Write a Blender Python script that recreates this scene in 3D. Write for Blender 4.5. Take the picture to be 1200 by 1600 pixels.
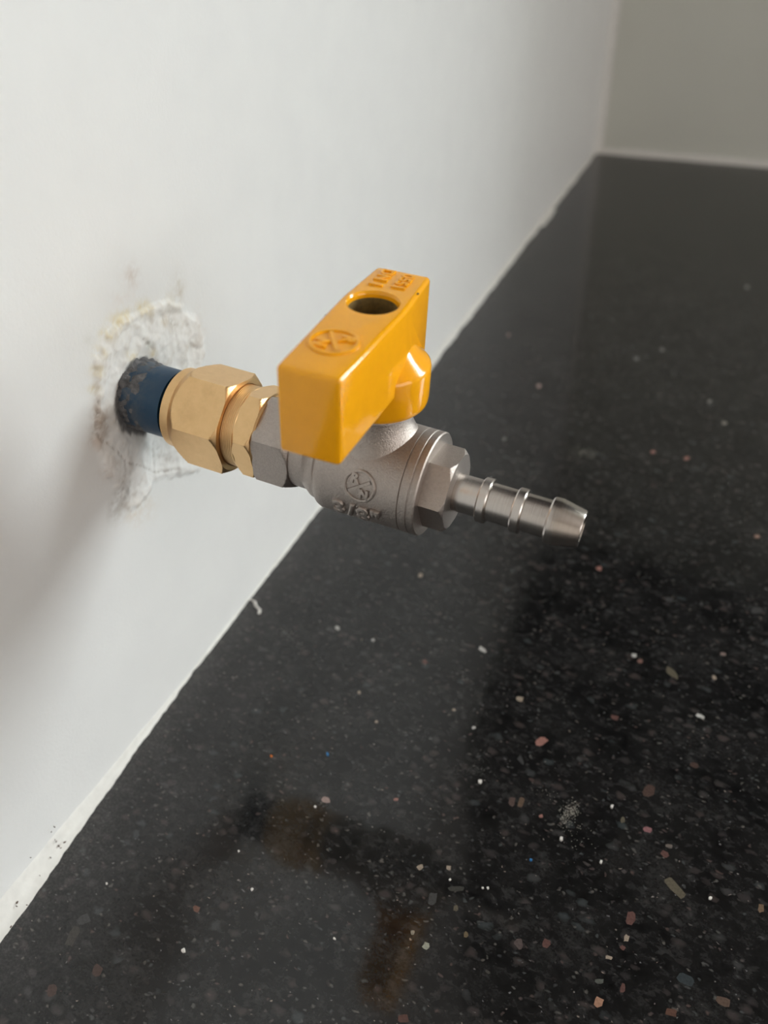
import bpy, bmesh, math, random
import numpy as np
from mathutils import Vector, Matrix, noise

for o in list(bpy.data.objects):
    bpy.data.objects.remove(o, do_unlink=True)
SC = bpy.context.scene
COL = SC.collection
PI = math.pi

# ------------------------------------------------------------------ camera
CAM = np.array([0.14227742643551256, -0.14985238610239457, 0.2201443685635305])
M = np.array([[0.9150096420045318, 0.4017105287714722, -0.037229103036236284],     # image right
              [0.22845496474818108, -0.5919988650944972, -0.7728814092787681],     # image down
              [-0.3325141863449525, 0.6986887681943739, -0.6334574343066649]])     # forward
FPX = 1300.0
cd = bpy.data.cameras.new('camera')
cam = bpy.data.objects.new('camera', cd); COL.objects.link(cam)
mw = Matrix.Identity(4)
for i in range(3):
    mw[i][0] = M[0][i]; mw[i][1] = -M[1][i]; mw[i][2] = -M[2][i]; mw[i][3] = CAM[i]
cam.matrix_world = mw
cd.sensor_fit = 'HORIZONTAL'; cd.sensor_width = 36.0; cd.lens = 36.0*FPX/1200.0
cd.clip_start = 0.01; cd.clip_end = 20
cd.dof.use_dof = True; cd.dof.focus_distance = 0.205; cd.dof.aperture_fstop = 13.5
SC.camera = cam

# ------------------------------------------------------------------ light
W = bpy.data.worlds.new('world'); SC.world = W; W.use_nodes = True
W.node_tree.nodes['Background'].inputs[0].default_value = (0.75, 0.86, 1.0, 1)
W.node_tree.nodes['Background'].inputs[1].default_value = 0.3
YB = 0.6052            # back wall
RX, RY0, RZ0, RZ1 = 2.3, -2.0, -0.9, 1.7       # room
WIN = (0.63, 1.08, 0.18, 0.68)                 # window in the back wall x0,x1,z0,z1
FILL_WIN = (-1.35, 0.25, 0.05, 1.35)               # unseen opening added for the fill light, right wall y0,y1,z0,z1

def area(name, loc, sx, sz, rot, power, color):
    l = bpy.data.lights.new(name, 'AREA'); l.shape = 'RECTANGLE'; l.size = sx; l.size_y = sz
    l.energy = power; l.color = color
    o = bpy.data.objects.new(name, l); COL.objects.link(o); o.location = loc; o.rotation_euler = rot
    return o
area('window_daylight', ((WIN[0]+WIN[1])/2, YB+0.16, (WIN[2]+WIN[3])/2), WIN[1]-WIN[0], WIN[3]-WIN[2], (-PI/2, 0, 0), 26.0, (0.90, 0.97, 0.98))
area('side_fill', (RX+0.10, (FILL_WIN[0]+FILL_WIN[1])/2, (FILL_WIN[2]+FILL_WIN[3])/2), FILL_WIN[3]-FILL_WIN[2], FILL_WIN[1]-FILL_WIN[0], (0, PI/2, 0), 23.0, (1.0, 0.94, 0.89))  # warm fill lamp, added to lift the shadows from the right

vs = SC.view_settings
vs.view_transform = 'Standard'; vs.look = 'None'; vs.gamma = 1.0; vs.use_curve_mapping = False
vs.exposure = 0.03

# ------------------------------------------------------------------ pixel helpers
def ray(u, v):
    return M.T @ np.array([(u-600)/FPX, (v-800)/FPX, 1.0])
def on_counter(u, v):
    d = ray(u, v); t = -CAM[2]/d[2]; return CAM + t*d
def on_wall(u, v):
    d = ray(u, v); t = -CAM[0]/d[0]; return CAM + t*d
def to_px(P):
    q = (np.asarray(P)-CAM) @ M.T
    return 600+FPX*q[..., 0]/q[..., 2], 800+FPX*q[..., 1]/q[..., 2]

# ------------------------------------------------------------------ material helpers
def mat(name):
    m = bpy.data.materials.new(name); m.use_nodes = True
    nt = m.node_tree; b = nt.nodes['Principled BSDF']
    return m, nt, b
def N(nt, t, **kw):
    n = nt.nodes.new(t)
    for k, v in kw.items():
        if k in n.inputs: n.inputs[k].default_value = v
        else: setattr(n, k, v)
    return n
def L(nt, a, b): nt.links.new(a, b)
def obco(nt):
    return nt.nodes.new('ShaderNodeTexCoord').outputs['Object']
def ntex(nt, co, scale, detail=3, rough=.55):
    n = N(nt, 'ShaderNodeTexNoise'); n.inputs['Scale'].default_value = scale
    n.inputs['Detail'].default_value = detail; n.inputs['Roughness'].default_value = rough
    L(nt, co, n.inputs['Vector']); return n.outputs['Fac']
def ramp(nt, fac, stops):
    r = nt.nodes.new('ShaderNodeValToRGB'); e = r.color_ramp.elements
    while len(e) < len(stops): e.new(0.5)
    for k, (p, c) in enumerate(stops):
        e[k].position = p; e[k].color = (*c, 1) if len(c) == 3 else c
    L(nt, fac, r.inputs[0]); return r.outputs[0]
def mixc(nt, fac, a, b, blend='MIX'):
    m = nt.nodes.new('ShaderNodeMix'); m.data_type = 'RGBA'; m.blend_type = blend
    if hasattr(fac, 'links'): L(nt, fac, m.inputs[0])
    else: m.inputs[0].default_value = fac
    for s, i in ((a, 6), (b, 7)):
        if hasattr(s, 'links'): L(nt, s, m.inputs[i])
        else: m.inputs[i].default_value = (*s, 1)
    return m.outputs[2]
def bump(nt, b, h, strength, dist):
    n = nt.nodes.new('ShaderNodeBump'); n.inputs['Strength'].default_value = strength
    n.inputs['Distance'].default_value = dist
    L(nt, h, n.inputs['Height']); L(nt, n.outputs[0], b.inputs['Normal'])
def math_(nt, op, a, b=None):
    n = nt.nodes.new('ShaderNodeMath'); n.operation = op
    for s, i in ((a, 0), (b, 1)):
        if s is None: continue
        if hasattr(s, 'links'): L(nt, s, n.inputs[i])
        else: n.inputs[i].default_value = s
    return n.outputs[0]

def simple(name, color, rough, metal=0.0, var=0.0, scale=200, bstr=0.0, bdist=0.0002, coat=0.0):
    m, nt, b = mat(name); co = obco(nt)
    f = ntex(nt, co, scale, 4)
    if var:
        c = mixc(nt, ramp(nt, f, [(.35, (0, 0, 0)), (.7, (1, 1, 1))]), color, tuple(x*(1-var) for x in color))
        L(nt, c, b.inputs['Base Color'])
    else: b.inputs['Base Color'].default_value = (*color, 1)
    b.inputs['Roughness'].default_value = rough; b.inputs['Metallic'].default_value = metal
    b.inputs['Coat Weight'].default_value = coat; b.inputs['Coat Roughness'].default_value = .12
    if bstr: bump(nt, b, f, bstr, bdist)
    return m

def m_wall():
    m, nt, b = mat('painted_plaster'); co = obco(nt)
    at = nt.nodes.new('ShaderNodeVertexColor'); at.layer_name = 'tint'
    f = ntex(nt, co, 60, 4)
    c = mixc(nt, ramp(nt, f, [(.3, (0, 0, 0)), (.75, (.5, .5, .5))]), at.outputs[0], (.93, .93, .94), 'MULTIPLY')
    L(nt, c, b.inputs['Base Color']); b.inputs['Roughness'].default_value = .55
    b.inputs['Specular IOR Level'].default_value = .3
    h = math_(nt, 'ADD', math_(nt, 'MULTIPLY', ntex(nt, co, 220, 3), .5), ntex(nt, co, 900, 3))
    bump(nt, b, h, .12, .0004)
    return m
def m_plain_wall(name, c):
    m, nt, b = mat(name); co = obco(nt)
    f = ntex(nt, co, 25, 4)
    L(nt, mixc(nt, f, c, tuple(x*.94 for x in c)), b.inputs['Base Color'])
    b.inputs['Roughness'].default_value = .6
    bump(nt, b, ntex(nt, co, 300, 4), .12, .0004)
    return m

def m_granite():
    m, nt, b = mat('polished_black_granite'); co = obco(nt)
    # irregular crystals, several sizes, streaked a little along one direction
    mp = N(nt, 'ShaderNodeMapping'); L(nt, co, mp.inputs['Vector'])
    mp.inputs['Rotation'].default_value = (0, 0, math.radians(28)); mp.inputs['Scale'].default_value = (1.0, 1.45, 1)
    dn = N(nt, 'ShaderNodeTexNoise'); dn.inputs['Scale'].default_value = 260; dn.inputs['Detail'].default_value = 3
    L(nt, mp.outputs[0], dn.inputs['Vector'])
    va = N(nt, 'ShaderNodeVectorMath', operation='MULTIPLY_ADD'); L(nt, dn.outputs['Color'], va.inputs[0])
    va.inputs[1].default_value = (.004, .004, .004); L(nt, mp.outputs[0], va.inputs[2])
    wco = va.outputs[0]
    def crystals(scale, thr, r0, r1, seed):
        v = N(nt, 'ShaderNodeTexVoronoi'); v.inputs['Scale'].default_value = scale; v.inputs['Randomness'].default_value = 1
        o2 = N(nt, 'ShaderNodeVectorMath', operation='ADD'); L(nt, wco, o2.inputs[0]); o2.inputs[1].default_value = (seed, seed*.7, 0)
        L(nt, o2.outputs[0], v.inputs['Vector'])
        sep = N(nt, 'ShaderNodeSeparateColor'); L(nt, v.outputs['Color'], sep.inputs[0])
        pick = math_(nt, 'GREATER_THAN', sep.outputs[0], thr)
        inside = ramp(nt, v.outputs['Distance'], [(r0, (1, 1, 1)), (r1, (0, 0, 0))])
        return math_(nt, 'MULTIPLY', pick, inside), sep.outputs[1]
    base = ramp(nt, ntex(nt, wco, 330, 6, .7), [(.38, (.0045, .0046, .0047)), (.54, (.0105, .0105, .0107)), (.74, (.044, .042, .042))])
    f1, h1 = crystals(230, .70, .18, .45, 0.0)
    c1 = ramp(nt, h1, [(0, (.030, .027, .028)), (.5, (.050, .040, .038)), (1, (.040, .048, .050))])
    c = mixc(nt, math_(nt, 'MULTIPLY', f1, .9), base, c1)
    f2, h2 = crystals(560, .80, .15, .38, 3.1)
    c2 = ramp(nt, h2, [(0, (.10, .065, .058)), (.5, (.065, .072, .074)), (1, (.14, .125, .11))])
    c = mixc(nt, math_(nt, 'MULTIPLY', f2, .8), c, c2)
    f3, h3 = crystals(1050, .968, .10, .34, 7.7)
    c3 = ramp(nt, h3, [(0, (.25, .22, .2)), (.5, (.16, .16, .17)), (1, (.34, .27, .22))])
    c = mixc(nt, f3, c, c3)
    # thin uneven film of plaster dust, thicker next to the wall
    sx = N(nt, 'ShaderNodeSeparateXYZ'); L(nt, co, sx.inputs[0])
    near = ramp(nt, sx.outputs['X'], [(0.0, (1, 1, 1)), (.012, (.35, .35, .35)), (.035, (.1, .1, .1)), (.09, (0, 0, 0))])
    patch = ramp(nt, ntex(nt, co, 55, 6, .65), [(.42, (0, 0, 0)), (.72, (1, 1, 1))])
    fine = ramp(nt, ntex(nt, co, 1400, 3, .7), [(.45, (0, 0, 0)), (.75, (1, 1, 1))])
    d = math_(nt, 'MULTIPLY', math_(nt, 'ADD', math_(nt, 'MULTIPLY', near, .3), math_(nt, 'MULTIPLY', patch, .10)), math_(nt, 'ADD', math_(nt, 'MULTIPLY', fine, .7), .3))
    c = mixc(nt, d, c, (.30, .29, .28))
    L(nt, c, b.inputs['Base Color'])
    b.inputs['Roughness'].default_value = .07
    L(nt, math_(nt, 'ADD', math_(nt, 'MULTIPLY', d, .8), .075), b.inputs['Roughness'])
    b.inputs['IOR'].default_value = 1.52
    return m

def m_steel_cast():
    m, nt, b = mat('cast_nickel_steel'); co = obco(nt)
    f = ntex(nt, co, 1500, 4, .6)
    L(nt, mixc(nt, f, (.54, .485, .448), (.38, .335, .305)), b.inputs['Base Color'])
    b.inputs['Metallic'].default_value = 1; b.inputs['Roughness'].default_value = .42
    bump(nt, b, ntex(nt, co, 2600, 3, .6), .8, .00020)
    return m
def m_steel_turned():
    m, nt, b = mat('turned_steel'); co = obco(nt)
    mp = N(nt, 'ShaderNodeMapping'); L(nt, co, mp.inputs['Vector']); mp.inputs['Scale'].default_value = (1, .02, .02)
    f = ntex(nt, mp.outputs[0], 4500, 3, .6)
    L(nt, mixc(nt, f, (.66, .62, .585), (.50, .46, .43)), b.inputs['Base Color'])
    b.inputs['Metallic'].default_value = 1; b.inputs['Roughness'].default_value = .24
    bump(nt, b, f, .25, .00006)
    return m
def m_brass():
    m, nt, b = mat('machined_brass'); co = obco(nt)
    f = ntex(nt, co, 500, 4, .6)
    stain = ramp(nt, ntex(nt, co, 160, 5, .7), [(.5, (0, 0, 0)), (.8, (1, 1, 1))])
    c = mixc(nt, f, (.86, .585, .305), (.75, .49, .235))
    c = mixc(nt, math_(nt, 'MULTIPLY', stain, .35), c, (.50, .30, .14))
    L(nt, c, b.inputs['Base Color'])
    b.inputs['Metallic'].default_value = 1; b.inputs['Roughness'].default_value = .36
    mp = N(nt, 'ShaderNodeMapping'); L(nt, co, mp.inputs['Vector']); mp.inputs['Scale'].default_value = (1, .06, .06)
    bump(nt, b, math_(nt, 'ADD', f, ntex(nt, mp.outputs[0], 3000, 2)), .12, .00008)
    return m
def m_blue():
    m, nt, b = mat('blue_coated_pipe'); co = obco(nt)
    sx = N(nt, 'ShaderNodeSeparateXYZ'); L(nt, co, sx.inputs[0])
    f = ntex(nt, co, 260, 5, .7)
    near = ramp(nt, sx.outputs['X'], [(0.0, (1, 1, 1)), (.009, (.5, .5, .5)), (.014, (0, 0, 0))])
    d = math_(nt, 'MULTIPLY', near, ramp(nt, f, [(.38, (0, 0, 0)), (.62, (1, 1, 1))]))
    L(nt, mixc(nt, d, (.006, .054, .120), (.13, .135, .14)), b.inputs['Base Color'])
    b.inputs['Roughness'].default_value = .42
    bump(nt, b, f, .15, .0004)
    return m

MW = m_wall()
MG = m_granite()
MSC = m_steel_cast(); MST = m_steel_turned(); MBR = m_brass(); MBL = m_blue()
MY = simple('yellow_enamel', (.98, .425, .006), .13, var=.04, scale=300, bstr=.04, bdist=.0002)
MCAULK = simple('cream_caulk', (.775, .765, .735), .5, var=.10, scale=320, bstr=.3, bdist=.0004)
MMORT = simple('dark_mortar', (.19, .19, .20), .9, var=.6, scale=600, bstr=.8, bdist=.0008)
MBLACK = simple('black_rubber', (.012, .012, .012), .5, var=.1)
MTAPE = simple('white_thread_tape', (.78, .76, .72), .5, var=.1)
MWHITE = simple('white_window_frame', (.78, .78, .77), .4, var=.04)
MWOOD = simple('dark_brown_wood', (.024, .010, .009), .35, var=.4, scale=30)
MCEIL = m_plain_wall('ceiling_paint', (.55, .50, .46))
MBACK = m_plain_wall('grey_white_paint', (.71, .72, .66))
MSIDE = m_plain_wall('warm_paint', (.78, .71, .64))
MFLOOR = simple('floor_tile', (.34, .27, .21), .35, var=.2, scale=12)
def m_glass():
    m = bpy.data.materials.new('window_glass'); m.use_nodes = True; nt = m.node_tree; nt.nodes.clear()
    o = N(nt, 'ShaderNodeOutputMaterial'); t = N(nt, 'ShaderNodeBsdfTransparent'); g = N(nt, 'ShaderNodeBsdfGlossy')
    g.inputs['Roughness'].default_value = .02; x = N(nt, 'ShaderNodeMixShader'); x.inputs[0].default_value = .06
    L(nt, t.outputs[0], x.inputs[1]); L(nt, g.outputs[0], x.inputs[2]); L(nt, x.outputs[0], o.inputs[0]); return m
MGLASS = m_glass()

# ------------------------------------------------------------------ mesh helpers
def link(name, me, m, parent=None, smooth=None):
    if m is not None: me.materials.append(m)
    if smooth is not None:
        me.shade_smooth(); me.set_sharp_from_angle(angle=math.radians(smooth))
    o = bpy.data.objects.new(name, me); COL.objects.link(o)
    if parent is not None: o.parent = parent
    return o
def from_bm(name, bm, m, parent=None, smooth=None):
    me = bpy.data.meshes.new(name); bmesh.ops.recalc_face_normals(bm, faces=bm.faces)
    bm.to_mesh(me); bm.free(); return link(name, me, m, parent, smooth)
def from_py(name, v, f, m, parent=None, smooth=None):
    me = bpy.data.meshes.new(name); me.from_pydata([tuple(p) for p in v], [], f); me.update()
    return link(name, me, m, parent, smooth)
def box(bm, x0, x1, y0, y1, z0, z1, bev=0.0):
    r = bmesh.ops.create_cube(bm, size=1, matrix=Matrix.Translation(((x0+x1)/2, (y0+y1)/2, (z0+z1)/2)) @ Matrix.Diagonal((x1-x0, y1-y0, z1-z0, 1)))
    if bev:
        es = list({e for v in r['verts'] for e in v.link_edges})
        bmesh.ops.bevel(bm, geom=es, offset=bev, segments=2, affect='EDGES', profile=.5)
def struct(o): o['kind'] = 'structure'; return o
def tag(o, label, cat, group=None, kind=None):
    o['label'] = label; o['category'] = cat
    if group: o['group'] = group
    if kind: o['kind'] = kind
    return o
def grid_faces(nx, ny, wrap=True):
    f = []
    for i in range(nx-1):
        for j in range(ny if wrap else ny-1):
            k = (j+1) % ny
            f.append((i*ny+j, i*ny+k, (i+1)*ny+k, (i+1)*ny+j))
    return f
def lathe_x(name, prof, m, parent, n=72, smooth=30, caps=(True, True), rfun=None):
    """surface of revolution about X, prof = [(x, r)] in mm; rfun(x, r, phi) may modify the radius"""
    v = []; phs = [2*PI*j/n for j in range(n)]
    for x, r in prof:
        for ph in phs:
            rr = rfun(x, r, ph) if rfun else r
            v.append((x*1e-3, rr*1e-3*math.cos(ph), rr*1e-3*math.sin(ph)))
    f = grid_faces(len(prof), n)
    if caps[0]: f.append(tuple(range(n)))
    if caps[1]: f.append(tuple(reversed(range((len(prof)-1)*n, len(prof)*n))))
    f = [tuple(reversed(q)) for q in f]
    return from_py(name, v, f, m, parent, smooth)
def hex_r(a, phi0):
    def fn(ph):
        t = (math.degrees(ph)-phi0) % 60.0
        return a/math.cos(math.radians(t-30))
    return fn
def hex_x(name, x0, x1, rc, phi0, m, parent, ch0, ch1, lead=None, tail=None):
    """chamfered hexagon about X. rc corner radius, ch = (end radius, chamfer length) at each end"""
    a = rc*math.cos(PI/6); hr = hex_r(a, phi0)
    xs = sorted(set([x0+ch0[1]*k/8 for k in range(9)] + [x0+ch0[1]+(x1-ch1[1]-x0-ch0[1])*k/3 for k in range(4)] + [x1-ch1[1]*k/8 for k in range(9)]))
    def rev(x):
        r = 1e9
        if x < x0+ch0[1]: r = min(r, ch0[0]+(rc+.05-ch0[0])*(x-x0)/ch0[1])
        if x > x1-ch1[1]: r = min(r, ch1[0]+(rc+.05-ch1[0])*(x1-x)/ch1[1])
        return r
    prof = [(x, rev(x)) for x in xs]
    def rf(x, r, ph): return min(hr(ph), r)
    n = 120
    base = math.radians(phi0 % 60)
    v = []; 
    P = [(x, r, True) for x, r in prof]
    if lead: P = [(x, r, False) for x, r in lead] + P
    if tail: P = P + [(x, r, False) for x, r in tail]
    for x, r, hx in P:
        for j in range(n):
            ph = base+2*PI*j/n
            rr = rf(x, r, ph) if hx else r
            v.append((x*1e-3, rr*1e-3*math.cos(ph), rr*1e-3*math.sin(ph)))
    f = grid_faces(len(P), n)
    f.append(tuple(range(n))); f.append(tuple(reversed(range((len(P)-1)*n, len(P)*n))))
    f = [tuple(reversed(q)) for q in f]
    return from_py(name, v, f, m, parent, 22)
def fbm(p, o=4): return noise.fractal(Vector(p), 1.0, 2.0, o)

# ------------------------------------------------------------------ the room
ZP = 0.10360665604306056       # height of the pipe at the wall
XW = -0.06972528979924061      # wall along the valve axis
D = Matrix(((0.9975766541893474, 0.009841383468303239, 0.06887645597602396),
            (-0.011954691270785633, 0.9994682054201602, 0.03033795825075075),
            (-0.06854126036926633, -0.031087835653739293, 0.9971637990327159)))
ORG = D @ Vector((-XW, 0, 0)) + Vector((0, 0, ZP))     # valve frame origin in the room

def dense(a, b, lo, hi, st, n0, n1):
    return list(np.linspace(a, lo, n0, endpoint=False)) + list(np.arange(lo, hi, st)) + list(np.linspace(hi, b, n1))
def seg_dist(U, V, pl):
    best = np.full(U.shape, 1e9)
    for (x0, y0), (x1, y1) in zip(pl[:-1], pl[1:]):
        dx, dy = x1-x0, y1-y0; t = np.clip(((U-x0)*dx+(V-y0)*dy)/(dx*dx+dy*dy), 0, 1)
        best = np.minimum(best, np.hypot(U-x0-t*dx, V-y0-t*dy))
    return best
def inside(U, V, pl):
    c = np.zeros(U.shape, bool); n = len(pl)
    for i in range(n):
        x0, y0 = pl[i]; x1, y1 = pl[(i+1) % n]
        k = ((y0 > V) != (y1 > V)) & (U < (x1-x0)*(V-y0)/(y1-y0+1e-9)+x0)
        c ^= k
    return c
def build_wall_left():
    ys = dense(RY0, YB, -.042, .046, .00045, 30, 90); zs = dense(RZ0, RZ1, .058, .146, .00045, 26, 40)
    zs = sorted(set(list(zs)+[0.0, .002, .005, .01, .02, .03, .04, .05]))
    ny, nz = len(ys), len(zs)
    Y, Z = np.meshgrid(np.array(ys), np.array(zs), indexing='ij')
    P = np.stack([np.zeros_like(Y), Y, Z], -1)
    U, V = to_px(P)
    bad = ((P-CAM) @ M[2]) < .02
    U[bad] = -5000; V[bad] = -5000
    patch = [(146, 675), (150, 640), (147, 600), (150, 560), (163, 524), (188, 498), (228, 478), (262, 468), (288, 478), (306, 500), (319, 530),
             (314, 575), (330, 640), (310, 735), (276, 742), (243, 752), (226, 778), (206, 800), (192, 796), (183, 768), (163, 735), (148, 700)]
    sd = seg_dist(U, V, patch+patch[:1]); sd = np.where(inside(U, V, patch), sd, -sd)
    near = (np.abs(Y) < .06) & (Z > .04) & (Z < .16)
    n1 = np.zeros_like(Y); n2 = np.zeros_like(Y); n3 = np.zeros_like(Y)
    for i, j in zip(*np.nonzero(near)):
        y, z = Y[i, j], Z[i, j]
        n1[i, j] = fbm((y*90, z*90, 1.3)); n2[i, j] = fbm((y*320, z*320, 5.1)); n3[i, j] = fbm((y*1100, z*1100, 9.7), 3)
    msk = np.clip((sd+4*n1+3*n2)/7+.3, 0, 1)
    H = msk*(.0004+.0008*n1+.00030*n2+.00010*n3)
    H += msk*.0005*np.exp(-((sd-6)/9)**2)*np.where(V < 560, 1, .5)
    cracks = [([(145, 673), (166, 690), (196, 720), (238, 737), (275, 733)], 1.5, .9), ([(266, 478), (272, 520), (282, 560)], 3.0, .35),
              ([(224, 530), (238, 545)], 3.2, .7), ([(152, 628), (149, 668)], 2.0, .6), ([(196, 720), (186, 775)], 2.5, .5), ([(297, 536), (303, 545)], 2.2, .5),
              ([(252, 494), (262, 508)], 3.4, .5), ([(238, 690), (240, 738)], 1.6, .5)]
    C = np.ones(Y.shape+(3,))*np.array([.765, .77, .765])
    def blend(col, a):
        a = np.clip(a, 0, 1)[..., None]; C[...] = C*(1-a)+np.array(col)*a
    def blob(u, v, ru, rv, col, s, ang=0):
        du, dv = U-u, V-v; c_, s_ = math.cos(ang), math.sin(ang)
        q = ((du*c_+dv*s_)/ru)**2+((-du*s_+dv*c_)/rv)**2
        blend(col, s*np.exp(-q)*np.clip(.75+.9*n2+.5*n3, 0, 1.3))
    blend((.84, .83, .81), msk*.7)
    blend((.58, .53, .48), msk*np.clip(n2*1.1-.2, 0, .35))
    blob(205, 432, 13, 20, (.60, .53, .48), .55); blob(190, 470, 20, 14, (.72, .66, .62), .4); blob(280, 452, 9, 24, (.55, .50, .42), .6)
    blob(266, 475, 14, 18, (.70, .66, .58), .5)
    for u, v, r in ((166, 524, 10), (180, 504, 11), (196, 492, 10), (225, 482, 12), (154, 550, 9), (150, 580, 9), (147, 610, 8), (205, 556, 8), (237, 552, 6)):
        blob(u, v, r, r, (.66, .52, .21), .55)
    blob(256, 500, 5, 9, (.42, .31, .16), .8); blob(273, 506, 7, 8, (.45, .42, .36), .7); blob(232, 538, 5, 7, (.24, .24, .18), .8, .6)
    blob(298, 540, 6, 6, (.50, .47, .42), .6); blob(285, 567, 6, 6, (.35, .33, .30), .6); blob(312, 520, 9, 34, (.66, .60, .55), .5)
    blob(150, 640, 5, 34, (.50, .42, .36), .7); blob(156, 662, 13, 22, (.40, .32, .26), .75); blob(150, 690, 16, 12, (.60, .51, .45), .5)
    blob(190, 775, 12, 30, (.34, .33, .32), .6, .3); blob(215, 796, 26, 20, (.66, .58, .49), .6, -.5); blob(230, 700, 22, 26, (.70, .74, .74), .5)
    blob(262, 717, 10, 8, (.46, .42, .39), .6); blob(140, 530, 10, 10, (.66, .66, .63), .4); blob(180, 790, 9, 22, (.45, .42, .39), .5, .4)
    blob(275, 733, 16, 3, (.50, .46, .43), .6); blob(165, 735, 14, 20, (.62, .56, .52), .4)
    for pl, w, s in cracks:
        a = np.exp(-((seg_dist(U+5*n2, V+5*n1, pl))/w)**2)
        H -= a*.0004*s; blend((.24, .20, .17), a*s*.55*np.clip(.7+1.6*n3, 0, 1.3))
    # dark ragged cement right round the pipe
    pr = np.hypot(Y, (Z-ZP))
    ring = np.clip((.0112+.0022*n1+.0012*n2-pr)/.0012, 0, 1)*np.clip(np.where((V < 700), 1, .3), 0, 1)*np.where(Y < .006, 1, .25)
    blend((.11, .11, .115), ring*.9)
    H -= np.clip((.0125-pr)/.003, 0, 1)*.0008
    # trowel and roller undulation of the whole wall
    for i in range(ny):
        for j in range(nz):
            if -.3 < Y[i, j] < .61 and -.05 < Z[i, j] < .4:
                H[i, j] += .00035*noise.noise(Vector((Y[i, j]*22, Z[i, j]*30, 3.3)))+.00012*noise.noise(Vector((Y[i, j]*80, Z[i, j]*60, 8.3)))
    verts = np.stack([H, Y, Z], -1).reshape(-1, 3)
    faces = [tuple(reversed(q)) for q in grid_faces(ny, nz, False)]
    faces = [(a, d, c, b) for a, b, c, d in grid_faces(ny, nz, False)]
    me = bpy.data.meshes.new('wall_left'); me.from_pydata(verts.tolist(), [], faces); me.update()
    if me.polygons[0].normal.x < 0: me.flip_normals()
    ca = me.color_attributes.new('tint', 'FLOAT_COLOR', 'POINT')
    buf = np.ones((ny*nz, 4)); buf[:, :3] = np.clip(C.reshape(-1, 3), 0, 1)
    ca.data.foreach_set('color', buf.ravel())
    me.materials.append(MW); me.shade_smooth()
    o = bpy.data.objects.new('wall_left', me); COL.objects.link(o); struct(o)
    sm = o.modifiers.new('thickness', 'SOLIDIFY'); sm.thickness = .1; sm.offset = -1
    return o
build_wall_left()

bm = bmesh.new(); T = .18                      # back wall with the window opening to the right of the frame
box(bm, -.1, WIN[0], YB, YB+T, RZ0, RZ1); box(bm, WIN[1], RX+.1, YB, YB+T, RZ0, RZ1)
box(bm, WIN[0], WIN[1], YB, YB+T, RZ0, WIN[2]); box(bm, WIN[0], WIN[1], YB, YB+T, WIN[3], RZ1)
struct(from_bm('wall_back', bm, MBACK))
bm = bmesh.new()
box(bm, RX, RX+.12, RY0-.1, FILL_WIN[0], RZ0, RZ1); box(bm, RX, RX+.12, FILL_WIN[1], YB+T, RZ0, RZ1)
box(bm, RX, RX+.12, FILL_WIN[0], FILL_WIN[1], RZ0, FILL_WIN[2]); box(bm, RX, RX+.12, FILL_WIN[0], FILL_WIN[1], FILL_WIN[3], RZ1)
struct(from_bm('wall_right', bm, MSIDE))
bm = bmesh.new(); box(bm, -.1, RX+.12, RY0-.12, RY0, RZ0, RZ1); struct(from_bm('wall_front', bm, MSIDE))
bm = bmesh.new(); box(bm, -.1, RX+.1, RY0-.12, YB+T, RZ1, RZ1+.1); struct(from_bm('ceiling', bm, MCEIL))
bm = bmesh.new(); box(bm, -.1, RX+.1, RY0-.12, YB+T, RZ0-.1, RZ0); struct(from_bm('floor', bm, MFLOOR))
def window(name, w, y, swap):
    x0, x1, z0, z1 = w; e = .03
    def bx(bm, a0, a1, b0, b1, c0, c1, bev=0):
        if swap: box(bm, b0, b1, a0, a1, c0, c1, bev)
        else: box(bm, a0, a1, b0, b1, c0, c1, bev)
    bm = bmesh.new()
    bx(bm, x0, x0+e, y-.02, y+.02, z0, z1, .003); bx(bm, x1-e, x1, y-.02, y+.02, z0, z1, .003)
    bx(bm, x0+e, x1-e, y-.02, y+.02, z0, z0+e, .003); bx(bm, x0+e, x1-e, y-.02, y+.02, z1-e, z1, .003)
    r = struct(from_bm(name, bm, MWHITE))
    bm = bmesh.new(); bx(bm, x0+e, x1-e, y-.002, y+.002, z0+e, z1-e); from_bm('pane', bm, MGLASS, r)
window('window_1', WIN, YB+.11, False)
window('fill_window', FILL_WIN, RX+.06, True)  # unseen window, added to frame the fill lamp

# ------------------------------------------------------------------ granite countertop
pts = [(0, -1.4), (.60, -1.4), (.60, .02), (RX, .02), (RX, YB), (0, YB)]
bm = bmesh.new()
lo = [bm.verts.new((x, y, -.03)) for x, y in pts]; hi = [bm.verts.new((x, y, 0)) for x, y in pts]
bm.faces.new(hi); bm.faces.new(list(reversed(lo)))
for i in range(len(pts)):
    j = (i+1) % len(pts); bm.faces.new((lo[i], lo[j], hi[j], hi[i]))
top = from_bm('countertop', bm, MG)
tag(top, 'polished black granite countertop with pale mineral flecks and dust', 'countertop')

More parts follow.
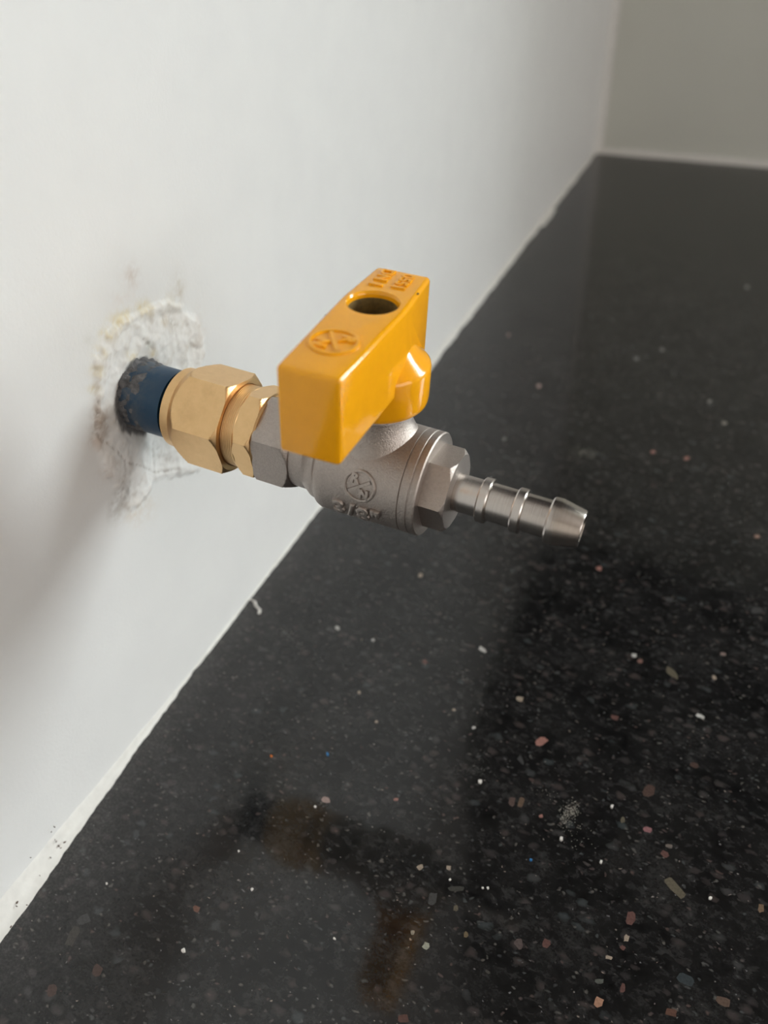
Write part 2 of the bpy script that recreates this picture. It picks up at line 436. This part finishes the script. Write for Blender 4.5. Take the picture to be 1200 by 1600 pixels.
# mineral flecks that stand out in the stone: (u, v, width px, height px, angle, colour)
TAN = (.42, .34, .27); PINK = (.40, .20, .17); WHT = (.62, .60, .57); GRY = (.075, .075, .075); BRN = (.10, .065, .055); OLV = (.15, .13, .095); DPK = (.16, .085, .075); GRB = (.055, .065, .07)
FLECKS = [(657, 899, 8, 7, 0, TAN), (936, 888, 10, 7, .2, PINK), (527, 981, 9, 6, .6, WHT), (664, 1034, 10, 8, 1.2, DPK), (754, 1015, 15, 6, .6, WHT),
 (709, 1109, 7, 5, 0, TAN), (812, 1092, 13, 8, .2, TAN), (740, 1137, 7, 5, 0, WHT), (846, 1158, 22, 12, -.5, PINK), (814, 1188, 16, 8, .9, GRY), (991, 1024, 9, 7, 0, WHT),
 (1050, 1051, 30, 11, .75, OLV), (1116, 1059, 9, 6, .6, TAN), (1094, 1119, 16, 6, .4, WHT), (509, 1249, 15, 10, .2, (.45, .33, .30)), (619, 1249, 8, 6, 0, PINK),
 (1014, 1236, 18, 20, .3, BRN), (1012, 1296, 15, 10, .3, (.33, .16, .17)), (973, 1281, 7, 10, 0, OLV), (845, 1275, 7, 6, 0, PINK), (1039, 1334, 14, 10, .6, DPK), (1046, 1322, 12, 7, .3, (.20, .17, .15)),
 (1055, 1387, 42, 15, .85, OLV), (657, 1355, 12, 8, -.4, TAN), (701, 1356, 9, 8, .3, TAN), (676, 1405, 13, 26, .15, GRY), (712, 1419, 8, 10, 0, OLV), (666, 1478, 12, 11, .4, (.40, .40, .33)),
 (645, 1457, 7, 7, 0, (.35, .33, .28)), (307, 1420, 12, 11, .2, (.22, .11, .08)), (986, 1434, 15, 26, .2, DPK), (979, 1466, 9, 12, .3, TAN), (973, 1481, 10, 8, .5, DPK), (951, 1496, 13, 7, .3, TAN),
 (853, 1474, 14, 16, .2, DPK), (811, 1475, 14, 18, -.5, (.13, .10, .095)), (935, 1566, 16, 17, .2, (.45, .25, .17)), (937, 1533, 16, 9, .1, (.13, .135, .12)), (1072, 1530, 32, 17, .5, GRB),
 (1131, 1565, 26, 16, .3, (.14, .095, .075)), (973, 1544, 9, 16, 0, DPK), (1048, 1581, 22, 14, .3, (.15, .08, .06)), (631, 1591, 18, 16, 0, (.12, .06, .05)), (1183, 954, 18, 10, 0, GRY),
 (1189, 1419, 10, 14, 0, (.22, .15, .10)), (712, 1389, 26, 9, 0, (.07, .068, .062)), (728, 1460, 8, 10, 0, (.20, .15, .09)), (842, 603, 8, 7, 0, (.5, .36, .33)), (795, 523, 7, 6, 0, (.35, .26, .24)),
 (709, 555, 7, 6, 0, GRY), (1167, 449, 8, 6, 0, (.28, .28, .27)), (1035, 546, 8, 6, 0, (.25, .25, .24)), (994, 560, 10, 7, 0, (.2, .2, .2)), (1020, 706, 8, 5, 0, PINK), (1073, 716, 9, 6, 0, PINK),
 (788, 686, 7, 6, 0, (.25, .24, .22)), (1109, 627, 8, 4, -.3, (.4, .38, .35)), (1132, 661, 8, 5, 0, (.35, .32, .28)), (113, 1463, 16, 34, .45, (.075, .07, .062)), (131, 1437, 24, 16, -.4, GRY), (81, 1547, 16, 22, 0, BRN),
 (152, 1516, 16, 20, .5, BRN), (1183, 838, 9, 6, 0, (.4, .25, .2)), (1096, 944, 8, 6, 0, GRY), (1046, 937, 14, 7, .2, GRY), (961, 1121, 14, 8, .3, DPK), (871, 1051, 9, 6, 0, GRY), (1000, 1033, 8, 7, 0, (.25, .14, .12)),
 (1130, 1022, 10, 5, .3, (.3, .22, .2)), (905, 1186, 10, 6, .7, GRY), (1085, 1196, 16, 9, .4, BRN), (800, 1252, 10, 16, .2, (.13, .09, .08)), (814, 1253, 10, 16, .4, (.16, .11, .08)), (588, 1128, 6, 5, 0, TAN), (583, 1000, 6, 5, 0, WHT), (561, 1082, 6, 5, 0, TAN)]
fleck_mats = {}
def fleck_mat(c):
    if c not in fleck_mats: fleck_mats[c] = simple('mineral', tuple(x*.85 for x in c), .12, var=.35, scale=1500)
    return fleck_mats[c]
random.seed(4)
def px_quad(u, v, w, h, ang, n=9, jit=.2):
    out = []
    for k in range(n):
        a = 2*PI*k/n+random.uniform(-.25, .25); r = 1+random.uniform(-jit, jit)
        ca, sa = math.cos(a), math.sin(a)
        du, dv = .5*w*r*math.copysign(abs(ca)**.65, ca), .5*h*r*math.copysign(abs(sa)**.65, sa)
        c_, s_ = math.cos(ang), math.sin(ang)
        out.append(on_counter(u+du*c_-dv*s_, v+du*s_+dv*c_))
    return out
def slab(name, ring, z0, z1, m, parent, origin=None):
    n = len(ring); c = sum(ring)/n
    v = [(p[0]-c[0], p[1]-c[1], z0) for p in ring]+[((p[0]-c[0])*.9, (p[1]-c[1])*.9, z1) for p in ring]
    f = [tuple(range(n, 2*n)), tuple(reversed(range(n)))]+[(i, (i+1) % n, n+(i+1) % n, n+i) for i in range(n)]
    me = bpy.data.meshes.new(name); me.from_pydata(v, [], f)
    bm = bmesh.new(); bm.from_mesh(me); bmesh.ops.recalc_face_normals(bm, faces=bm.faces); bm.to_mesh(me); bm.free()
    o = link(name, me, m, parent); o.location = (c[0], c[1], 0); return o
for (u, v, w, h, a, c) in FLECKS:
    slab('mineral_fleck', px_quad(u, v, w, h, a), -.0004, .00002, fleck_mat(c), top)

# loose crumbs and chips on the stone
def crumb(u, v, wpx, m, label, cat='crumb', hk=.6, h=None):
    ring = px_quad(u, v, wpx*.75, wpx*.6, random.uniform(0, 3), 6, .3)
    s = np.linalg.norm(ring[0]-ring[3])*.8
    o = slab('plaster_crumb' if cat == 'crumb' else 'paint_chip', ring, 0, h or s*hk, m, None)
    return tag(o, label, cat)
MCW = simple('white_plaster_bit', (.75, .72, .68), .7, var=.15, scale=900)
MCB = simple('blue_plastic_bit', (.03, .18, .42), .4, var=.1); MCO = simple('orange_plastic_bit', (.75, .20, .03), .4, var=.1)
crumb(512, 1179, 6, MCB, 'tiny blue plastic crumb below the valve body, beside an orange one')
crumb(829, 1344, 7, MCB, 'tiny blue plastic crumb below the pale dust smudge on the granite')
crumb(424, 1182, 6, MCO, 'tiny orange crumb on the granite below the valve')
CR = [(287, 1486, 10, 'white crumb on the dark granite near the lower left'), (492, 1261, 6, 'small white crumb left of a pink fleck under the valve reflection'),
      (956, 1261, 7, 'white crumb just right of the pale dust smudge'), (939, 1347, 7, 'single round white crumb below and right of the dust smudge'), (1110, 1404, 7, 'white crumb right of the long olive fleck'),
      (877, 1311, 8, 'white crumb directly under the pale dust smudge'), (750, 1222, 9, 'white crumb at the end of a grey dust streak'), (523, 1467, 6, 'white crumb beside the reflection of the yellow handle'),
      (394, 1390, 7, 'white crumb on the edge of the brass nut reflection'), (373, 1330, 5, 'white speck in the dark reflection of the pipe'), (167, 1381, 5, 'white speck near the caulk at lower left'),
      (762, 1388, 6, 'white crumb, right one of a close pair below the valve'), (754, 1388, 5, 'white crumb, left one of a close pair below the valve'), (703, 1375, 5, 'white speck under a tan fleck pair')]
for u, v, w, lab in CR: crumb(u, v, w, MCW, lab)
# white paint fibre beside the caulk
cv = [on_counter(*p) for p in ((392, 938), (398, 941), (400, 948), (406, 954), (405, 960))]
bm = bmesh.new(); prev = None
for p in cv:
    r = [bm.verts.new((p[0]+.0005*math.cos(a), p[1]+.0003*math.cos(a), .0004+.0004*math.sin(a))) for a in (0, PI/2, PI, 3*PI/2)]
    if prev:
        for k in range(4): bm.faces.new((prev[k], prev[(k+1) % 4], r[(k+1) % 4], r[k]))
    else: bm.faces.new(r)
    prev = r
bm.faces.new(list(reversed(prev)))
tag(from_bm('paint_chip', bm, MCW, None, 60), 'curled white paint chip lying beside the caulked wall seam', 'paint chip')
# dust piles: nobody could count the grains
def dust(center, spots, label, m, seed):
    random.seed(seed); bm = bmesh.new(); c = on_counter(*center)
    for (u, v, su, sv, ang, n, s0, s1) in spots:
        for k in range(n):
            a, b_ = random.gauss(0, su), random.gauss(0, sv)
            p = on_counter(u+a*math.cos(ang)-b_*math.sin(ang), v+a*math.sin(ang)+b_*math.cos(ang))
            s = random.uniform(s0, s1)
            bmesh.ops.create_icosphere(bm, subdivisions=0 if False else 1, radius=s, matrix=Matrix.Translation((p[0]-c[0], p[1]-c[1], s*.5)) @ Matrix.Diagonal((random.uniform(.7, 1.3), random.uniform(.7, 1.3), .7, 1)))
    o = from_bm('plaster_dust', bm, m); o.location = (c[0], c[1], 0)
    return tag(o, label, 'dust', kind='stuff')
MD = simple('pale_dust', (.50, .47, .41), .9, var=.2, scale=900)
MD2 = simple('grey_dust', (.26, .25, .24), .9, var=.2, scale=900)
dust((890, 1275), [(890, 1268, 9, 6, -.8, 230, .00004, .00013), (882, 1283, 6, 5, -.7, 90, .00004, .0001), (898, 1300, 16, 12, .8, 45, .00004, .00012), (858, 1240, 14, 5, .4, 25, .00004, .0001)],
     'pale smudge of plaster dust on the granite at lower right', MD, 3)
dust((915, 706), [(915, 708, 11, 4, .1, 90, .00006, .00022), (900, 704, 14, 5, 0, 30, .00005, .00015)], 'small grey dust smudge above the hose barb on the granite', MD, 5)
dust((455, 991), [(448, 992, 9, 5, .3, 90, .00005, .00016), (470, 1005, 12, 4, .8, 40, .00004, .00012)], 'grey dust smudge on granite under the valve, near the wall seam', MD2, 6)
dust((735, 1205), [(738, 1205, 16, 4, .1, 140, .00003, .00009), (752, 1200, 6, 8, 0, 40, .00003, .00009)], 'faint grey dust streak in the middle of the granite', MD2, 8)

# ------------------------------------------------------------------ caulk seams
def caulk_left():
    v = []; n = 7; ys = np.concatenate([np.linspace(-.30, .10, 260), np.linspace(.1025, YB, 200)])
    for y in ys:
        w = .0009+.0005*noise.noise(Vector((y*60, 0, 0)))+.0004*noise.noise(Vector((y*260, 3, 0)))
        hgt = .0013+.0006*noise.noise(Vector((y*40, 5, 0)))
        k = min(max((-.016-y)/.08, 0), 1)
        w += .0042*k**1.2; hgt += .006*k
        if y > .15: w += .0016+.0010*noise.noise(Vector((y*45, 7, 2))); hgt += .0025
        if .425 < y < .46: w += .003
        for i in range(n):
            t = i/(n-1)
            x = w*t**1.6; z = hgt*(1-t)**1.8
            x += .00022*noise.noise(Vector((y*500, t*3, 1))); z += .0002*noise.noise(Vector((y*400, t*3, 6)))
            if i == 0: x = -.002
            if i == n-1: z = -.0003
            v.append((x, y, max(z, -.0003)))
    f = grid_faces(len(ys), n, False)
    o = from_py('trim_1', v, f, MCAULK, None, 70); struct(o); return o
t1 = caulk_left()
def bead(name, fn, n, m):
    """rounded fillet in a corner: fn(t) -> (corner point, dirA, dirB, size)"""
    v = []
    for k in range(n):
        c, a, b, s = fn(k/(n-1)); c = Vector(c); a = Vector(a); b = Vector(b)
        for i in range(6):
            q = i/5; p = c + a*s*(1-q)**1.7 + b*s*q**1.7
            v.append(p)
    return struct(from_py(name, v, grid_faces(n, 6, False), m, None, 70))
bead('trim_2', lambda t: ((0, YB, RZ1*t), (1, 0, 0), (0, -1, 0), .0065+.0006*noise.noise(Vector((t*60, 1, 1)))), 120, MCAULK)
bead('trim_3', lambda t: ((t*1.6, YB, 0), (0, -1, 0), (0, 0, 1), .0045+.0009*noise.noise(Vector((t*60, 4, 1)))), 200, MCAULK)
# specks of dirt stuck in the wide near end of the caulk
MDIRT = simple('brown_dirt', (.12, .07, .05), .9, var=.4, scale=900)
random.seed(9); bm = bmesh.new()
for (u, v, s) in ((85, 1292, .0008), (92, 1322, .0009), (88, 1315, .0007), (101, 1316, .0009), (80, 1300, .0006), (79, 1340, .0007), (95, 1325, .0006), (27, 1410, .0009), (26, 1416, .0007), (42, 1414, .0006), (17, 1448, .0008), (86, 1312, .0005), (48, 1340, .0005), (62, 1368, .0005)):
    p = on_wall(u, v) if on_wall(u, v)[2] > .001 else on_counter(u, v)
    p = np.array(p); d = ray(u, v); d = d/np.linalg.norm(d); p = p-d*.0022
    bmesh.ops.create_icosphere(bm, subdivisions=1, radius=s*.42, matrix=Matrix.Translation(p) @ Matrix.Rotation(random.uniform(0, 3), 4, 'Z') @ Matrix.Diagonal((.5, 1.3, .8, 1)))
dz = from_bm('dirt_specks', bm, MDIRT, t1); dz['kind'] = 'stuff'

# ------------------------------------------------------------------ wall cabinet, seen only mirrored in the stone
wc = bpy.data.objects.new('wall_cabinet', None); COL.objects.link(wc); wc.location = (.002, YB-.29, .44)
tag(wc, 'dark brown wooden wall cabinet, only its reflection shows in the granite', 'cabinet')
bm = bmesh.new(); box(bm, 0, .36, .02, .289, 0, .7, .002); from_bm('body', bm, MWOOD, wc)
for k in range(2):
    bm = bmesh.new(); box(bm, .002+.179*k, .177+.179*k, 0, .019, .002, .698, .002); dr = from_bm('door', bm, MWOOD, wc)
    bm = bmesh.new(); x = .155+.05*k; box(bm, x-.004, x+.004, -.022, 0, .05, .15, .003); from_bm('handle', bm, MST, dr)

# ------------------------------------------------------------------ pipe and brass fitting
def root(name, xoff=0.0, dz=0.0, rot=None):
    e = bpy.data.objects.new(name, None); COL.objects.link(e); e.empty_display_size = .01
    e.matrix_world = Matrix.Translation(ORG + D @ Vector((xoff, 0, dz))) @ (rot or D).to_4x4()
    return e
FZ = .0008
pipe = root('gas_pipe', XW-.004, FZ)
tag(pipe, 'short blue coated gas pipe coming out of the plastered wall', 'pipe')
lathe_x('pipe_wall', [(-12, 9.3), (16, 9.3)], MBL, pipe, 64)
random.seed(2)
lathe_x('mortar_residue', [(0, 11), (2.6, 10.6), (3.6, 10.3), (4.6, 10.1), (5.6, 9.95), (6.6, 9.85), (7.6, 9.75), (8.6, 9.65), (10, 9.15)], MMORT, pipe, 90, 60, (False, False),
        rfun=lambda x, r, ph: 9.15+max(0, (r-9.15)*(.55+1.3*noise.noise(Vector((x*.5, 4*math.cos(ph), 4*math.sin(ph)))) + .6*noise.noise(Vector((x, 9*math.cos(ph), 9*math.sin(ph))))) - (.25 if x > 4 else 0)))

fit = root('compression_fitting', -.0389, FZ)
tag(fit, 'brass compression fitting with large hexagonal nut between pipe and valve', 'pipe fitting')
o0 = -38.9
def X(*a): return [(x-o0, r) for x, r in a]
hex_x('compression_nut', -53.7-o0, -38.0-o0, 13.75, 107, MBR, fit, (10.75, 4.0), (12.3, 1.2),
      lead=X((-56.3, 9.4), (-56.3, 10.4), (-56.0, 10.7), (-53.75, 10.75)), tail=X((-37.95, 11.0), (-38.6, 10.7)))
lathe_x('gasket', X((-56.5, 9.2), (-56.55, 9.75), (-56.2, 9.8)), MBLACK, fit, 64, 30, (False, False))
th = []
for k in range(9):
    x = -39+.5*k; th += [(x, 10.75), (x+.3, 10.75), (x+.4, 10.68)]
th += [(-34.4, 10.75), (-34.2, 10.5)]
lathe_x('threaded_collar', X(*th), MBR, fit, 72, 60)
hex_x('union_hex', -34.5-o0, -29.2-o0, 12.25, 105, MBR, fit, (10.9, 1.3), (11.1, .9), tail=X((-29.15, 10.8), (-28.6, 10.6)))
# frayed thread tape squeezed out under the joint
bm = bmesh.new(); pv = None
for k in range(22):
    a = math.radians(238+k*3.2); r = 12.55+.35*noise.noise(Vector((k*.5, 0, 0)))
    q = [bm.verts.new(((-29.9+dx-o0+.3*noise.noise(Vector((k*.4, 2, dx))))*1e-3, (r+dr)*1e-3*math.cos(a), (r+dr)*1e-3*math.sin(a))) for dx, dr in ((0, 0), (1.1, .05), (1.1, -.25), (0, -.3))]
    if pv:
        for i in range(4): bm.faces.new((pv[i], pv[(i+1) % 4], q[(i+1) % 4], q[i]))
    pv = q
tp = from_bm('thread_tape', bm, MTAPE, fit, 50); tp['label'] = 'frayed white thread tape'

# ------------------------------------------------------------------ the valve
valve = root('gas_valve')
tag(valve, 'steel gas ball valve with yellow lever handle and ribbed hose barb', 'valve')
hex_x('inlet_hex', -28.9, -19.0, 12.2, 153, MSC, valve, (11.6, .7), (10.6, 1.6))
body = lathe_x('body', [(-20, 10.2), (-15.2, 10.3), (-14.2, 10.9), (-13.2, 11.6), (-12.4, 11.75), (-11.6, 11.85), (-11.2, 12.3), (-10.6, 13.0), (-9.8, 13.3), (-8, 13.3), (10.6, 13.0), (11.2, 13.0), (11.35, 12.7)], MSC, valve, 96, 28)
def saddle():
    n = 72; rows = 12; v = []
    for i in range(rows):
        t = i/(rows-1)
        for j in range(n):
            ph = 2*PI*j/n
            rb = 10.4 - .4*abs(math.cos(ph))
            r = 7.9 + (rb-7.9)*(1-t)**2.4
            yb = rb*math.sin(ph); zb = math.sqrt(max(13.05**2-yb*yb, 1.0))-.35
            z = zb + (17.6-zb)*(1-(1-t)**1.25)
            v.append((r*1e-3*math.cos(ph), r*1e-3*math.sin(ph), z*1e-3))
    for r, z in ((7.7, 18.0), (6.9, 18.0), (6.4, 20.5)):
        for j in range(n):
            ph = 2*PI*j/n; v.append((r*1e-3*math.cos(ph), r*1e-3*math.sin(ph), z*1e-3))
    f = grid_faces(rows+3, n); f.append(tuple(range((rows+2)*n, (rows+3)*n)))
    return from_py('stem_neck', v, f, MSC, valve, 35)
saddle()
cap = lathe_x('end_cap', [(11.3, 12.7), (11.5, 13.0), (13.4, 13.0), (13.55, 12.8), (13.75, 12.8), (13.9, 13.0), (15.2, 13.0), (15.5, 12.7), (15.5, 8.0)], MSC, valve, 96, 28)
hex_x('outlet_hex', 15.4, 21.5, 10.35, 115, MSC, valve, (10.4, .1), (9.2, 1.0))
barb = [(21.2, 8.2), (21.3, 6.3), (20.6, 4.9), (21.0, 4.6), (27.4, 4.65), (27.6, 5.2), (27.9, 5.5), (29.6, 5.55), (29.9, 5.35), (30.0, 4.65), (35.8, 4.65), (36.0, 5.2), (36.3, 5.45), (38.0, 5.5), (38.3, 5.3), (38.4, 4.6), (44.0, 4.6), (44.2, 5.3), (44.6, 5.6),
        (46.3, 5.65), (46.8, 5.55), (51.8, 4.5), (52.1, 4.3), (52.1, 3.1), (51.5, 2.9), (40, 2.9)]
lathe_x('hose_barb', barb, MST, valve, 72, 25)

# yellow lever handle, bevelled, with the screw well bored into its top
HA = 0.04842986203629711
yn, yf, zt, zb = -36.5, 13.3, 45.45, 26.2
def poly_prism(pl, z0, z1):
    bm = bmesh.new()
    a = [bm.verts.new((x*1e-3, y*1e-3, z0*1e-3)) for x, y in pl]; b_ = [bm.verts.new((x*1e-3, y*1e-3, z1*1e-3)) for x, y in pl]
    bm.faces.new(b_); bm.faces.new(list(reversed(a)))
    for i in range(len(pl)):
        j = (i+1) % len(pl); bm.faces.new((a[i], a[j], b_[j], b_[i]))
    return bm
bm = poly_prism([(-6.5, yn), (6.5, yn), (7.4, -5.3), (7.4, -3.6), (6.5, yf), (-6.5, yf), (-7.4, -3.6), (-7.4, -5.3)], zb, zt)
bmesh.ops.recalc_face_normals(bm, faces=bm.faces)
ed = [e for e in bm.edges if not (abs(e.verts[0].co.z-e.verts[1].co.z) > .01 and abs(e.verts[0].co.y*1e3+4.45) < 2)]
bmesh.ops.bevel(bm, geom=ed, offset=.00105, segments=4, affect='EDGES', profile=.5)
hme = bpy.data.meshes.new('lever'); bm.to_mesh(hme); bm.free()
lever = bpy.data.objects.new('lever', hme); COL.objects.link(lever)
def lathe_z_bm(prof, n, cx=0, cy=0):
    bm = bmesh.new(); rings = []
    for r, z in prof:
        rings.append([bm.verts.new(((cx+r*math.cos(2*PI*j/n))*1e-3, (cy+r*math.sin(2*PI*j/n))*1e-3, z*1e-3)) for j in range(n)])
    for a, b_ in zip(rings[:-1], rings[1:]):
        for j in range(n): bm.faces.new((a[j], a[(j+1) % n], b_[(j+1) % n], b_[j]))
    bm.faces.new(list(reversed(rings[0]))); bm.faces.new(rings[-1])
    bmesh.ops.recalc_face_normals(bm, faces=bm.faces); return bm
def tmp(name, bm):
    me = bpy.data.meshes.new(name); bm.to_mesh(me); bm.free(); o = bpy.data.objects.new(name, me); COL.objects.link(o); return o
well = tmp('well', lathe_z_bm([(5.0, 24), (5.3, 44.7), (5.45, 45.1), (5.8, 45.5), (5.9, 47)], 72, -.2, -4.5))
boss = tmp('boss', lathe_z_bm([(10.2, 19.66), (11.0, 19.85), (11.5, 20.4), (11.7, 21.3), (11.77, 22.5), (11.77, 29.0), (11.6, 29.7), (11.1, 30.3), (9.0, 32.1), (7.2, 34.2), (6.2, 36.6), (5.8, 38)], 96))
for o, op in ((boss, 'UNION'), (well, 'DIFFERENCE')):
    b = lever.modifiers.new(op, 'BOOLEAN'); b.operation = op; b.object = o; b.solver = 'EXACT'
dg = bpy.context.evaluated_depsgraph_get()
me = bpy.data.meshes.new_from_object(lever.evaluated_get(dg)); me.name = 'handle'
for o in (lever, well, boss): bpy.data.objects.remove(o, do_unlink=True)
me.materials.clear()
handle = link('handle', me, MY, valve, 32); handle.rotation_euler = (0, 0, HA)
handle['label'] = 'yellow enamelled lever handle with bored screw well'
bm = lathe_z_bm([(4.6, 23.9), (4.6, 27.0), (3.8, 27.6), (0.6, 27.9)], 40, -.2, -4.5)
from_bm('screw_head', bm, MBLACK, handle, 40)
MBORE = simple('dark_bore', (.17, .11, .022), .75, var=.5, scale=700, bstr=.5, bdist=.0006)  # dark olive-brown liner for the inside of the well
wv = []
for r_, z_ in ((4.95, 24.2), (5.08, 33), (5.14, 39.5), (5.2, 43.9), (5.34, 44.1)):
    wv += [((-.2+r_*math.cos(2*PI*j/48))*1e-3, (-4.5+r_*math.sin(2*PI*j/48))*1e-3, (z_+0.0)*1e-3) for j in range(48)]
wl = from_py('screw_well', wv, [tuple(reversed(q)) for q in grid_faces(5, 48)], MBORE, handle, 60); wl['label'] = 'dark bore of the screw well'

# ---- raised lettering
def text_mesh(s, size, ext, bev, bold=.0, spc=1.0):
    c = bpy.data.curves.new('lettering', 'FONT'); c.body = s; c.size = size; c.extrude = ext; c.bevel_depth = bev; c.bevel_resolution = 1
    c.align_x = 'CENTER'; c.align_y = 'CENTER'; c.resolution_u = 3; c.space_character = spc; c.offset = bold
    o = bpy.data.objects.new('lettering', c); COL.objects.link(o)
    dg = bpy.context.evaluated_depsgraph_get(); me = bpy.data.meshes.new_from_object(o.evaluated_get(dg))
    v = [tuple(p.co) for p in me.vertices]; f = [tuple(p.vertices) for p in me.polygons]
    bpy.data.objects.remove(o, do_unlink=True); return v, f
def ring_mesh(R, w, h, n=64):
    prof = [(R-w/2, -h), (R-w/2*.8, h*.7), (R-w/2*.4, h), (R+w/2*.4, h), (R+w/2*.8, h*.7), (R+w/2, -h)]
    v = []
    for r, z in prof:
        for j in range(n): v.append((r*math.cos(2*PI*j/n), r*math.sin(2*PI*j/n), z))
    return v, grid_faces(len(prof), n)
def bar_mesh(x0, y0, x1, y1, w, h, n=8):
    L_ = math.hypot(x1-x0, y1-y0); nx, ny = -(y1-y0)/L_, (x1-x0)/L_; v = []
    for k in range(n+1):
        t = k/n; cx, cy = x0+(x1-x0)*t, y0+(y1-y0)*t
        for o, z in ((-w/2, -h), (-w/2*.6, h), (w/2*.6, h), (w/2, -h)): v.append((cx+nx*o, cy+ny*o, z))
    return v, grid_faces(n+1, 4, False)
def merge(*parts):
    V, F = [], []
    for (v, f), (ox, oy, oz) in parts:
        k = len(V); V += [(a+ox, b_+oy, c+oz) for a, b_, c in v]; F += [tuple(i+k for i in q) for q in f]
    return V, F
def emblem(R, h):
    k = R*.70
    return merge((ring_mesh(R, R*.25, h), (0, 0, 0)), (bar_mesh(-k, -k*.62, k, k*.66, R*.32, h*.9), (0, 0, 0)),
                 (text_mesh('R', R*.84, h*.7, h*.3, R*.02), (-R*.36, R*.46, h*.15)), (text_mesh('N', R*.80, h*.7, h*.3, R*.02), (R*.36, -R*.46, h*.15)))
# on the handle: up of the writing is +x, reading direction is -y
def to_top(vf, cx, cy):
    v, f = vf
    return [((cx+b_)*1e-3, (cy-a)*1e-3, (zt+c)*1e-3) for a, b_, c in v], f
def put(name, vf, m, parent):
    o = from_py(name, vf[0], vf[1], m, parent, 40)
    bm = bmesh.new(); bm.from_mesh(o.data); bmesh.ops.remove_doubles(bm, verts=bm.verts, dist=1e-6); bmesh.ops.recalc_face_normals(bm, faces=bm.faces); bm.to_mesh(o.data); bm.free()
    return o
e = put('emblem', to_top(emblem(4.7, .42), -.4, -23.9), MY, handle); e['label'] = 'raised round emblem with a slash between two letters'
e = put('lettering', to_top(merge((text_mesh('0551', 4.1, .26, .12, .06), (0, 2.2, 0)), (text_mesh('DN 1', 4.1, .26, .12, .06), (0, -2.7, 0))), -.3, 7.3), MY, handle); e['label'] = 'raised numbers'
# on the body: wrapped round the cylinder
def to_cyl(vf, x0, th0, R):
    v, f = vf; out = []
    for a, b_, c in v:
        th_ = math.radians(th0) - b_/R; r = R+c
        out.append(((x0+a)*1e-3, r*1e-3*math.cos(th_), r*1e-3*math.sin(th_)))
    return out, f
e = put('emblem', to_cyl(emblem(3.75, .5), 1.7, 165.6, 13.1), MSC, body); e['label'] = 'cast round emblem with a slash between two letters'
e = put('lettering', to_cyl(text_mesh('3/8"', 6.3, .5, .3, .08, 1.22), 1.0, 202, 13.1), MSC, body); e['label'] = 'cast raised size mark 3/8"'

# two nicks in the enamel of the handle edges
MNICK = simple('nicked_enamel', (.05, .03, .015), .7, var=.3, scale=900)
for x, y, z in ((-6.75, -13.6, 45.1), (6.75, 3.9, 45.3)):
    bm = bmesh.new(); bmesh.ops.create_icosphere(bm, subdivisions=1, radius=.00026, matrix=Matrix.Translation((x*1e-3, y*1e-3, z*1e-3)) @ Matrix.Diagonal((1, 1.5, .8, 1)))
    from_bm('nick', bm, MNICK, handle)
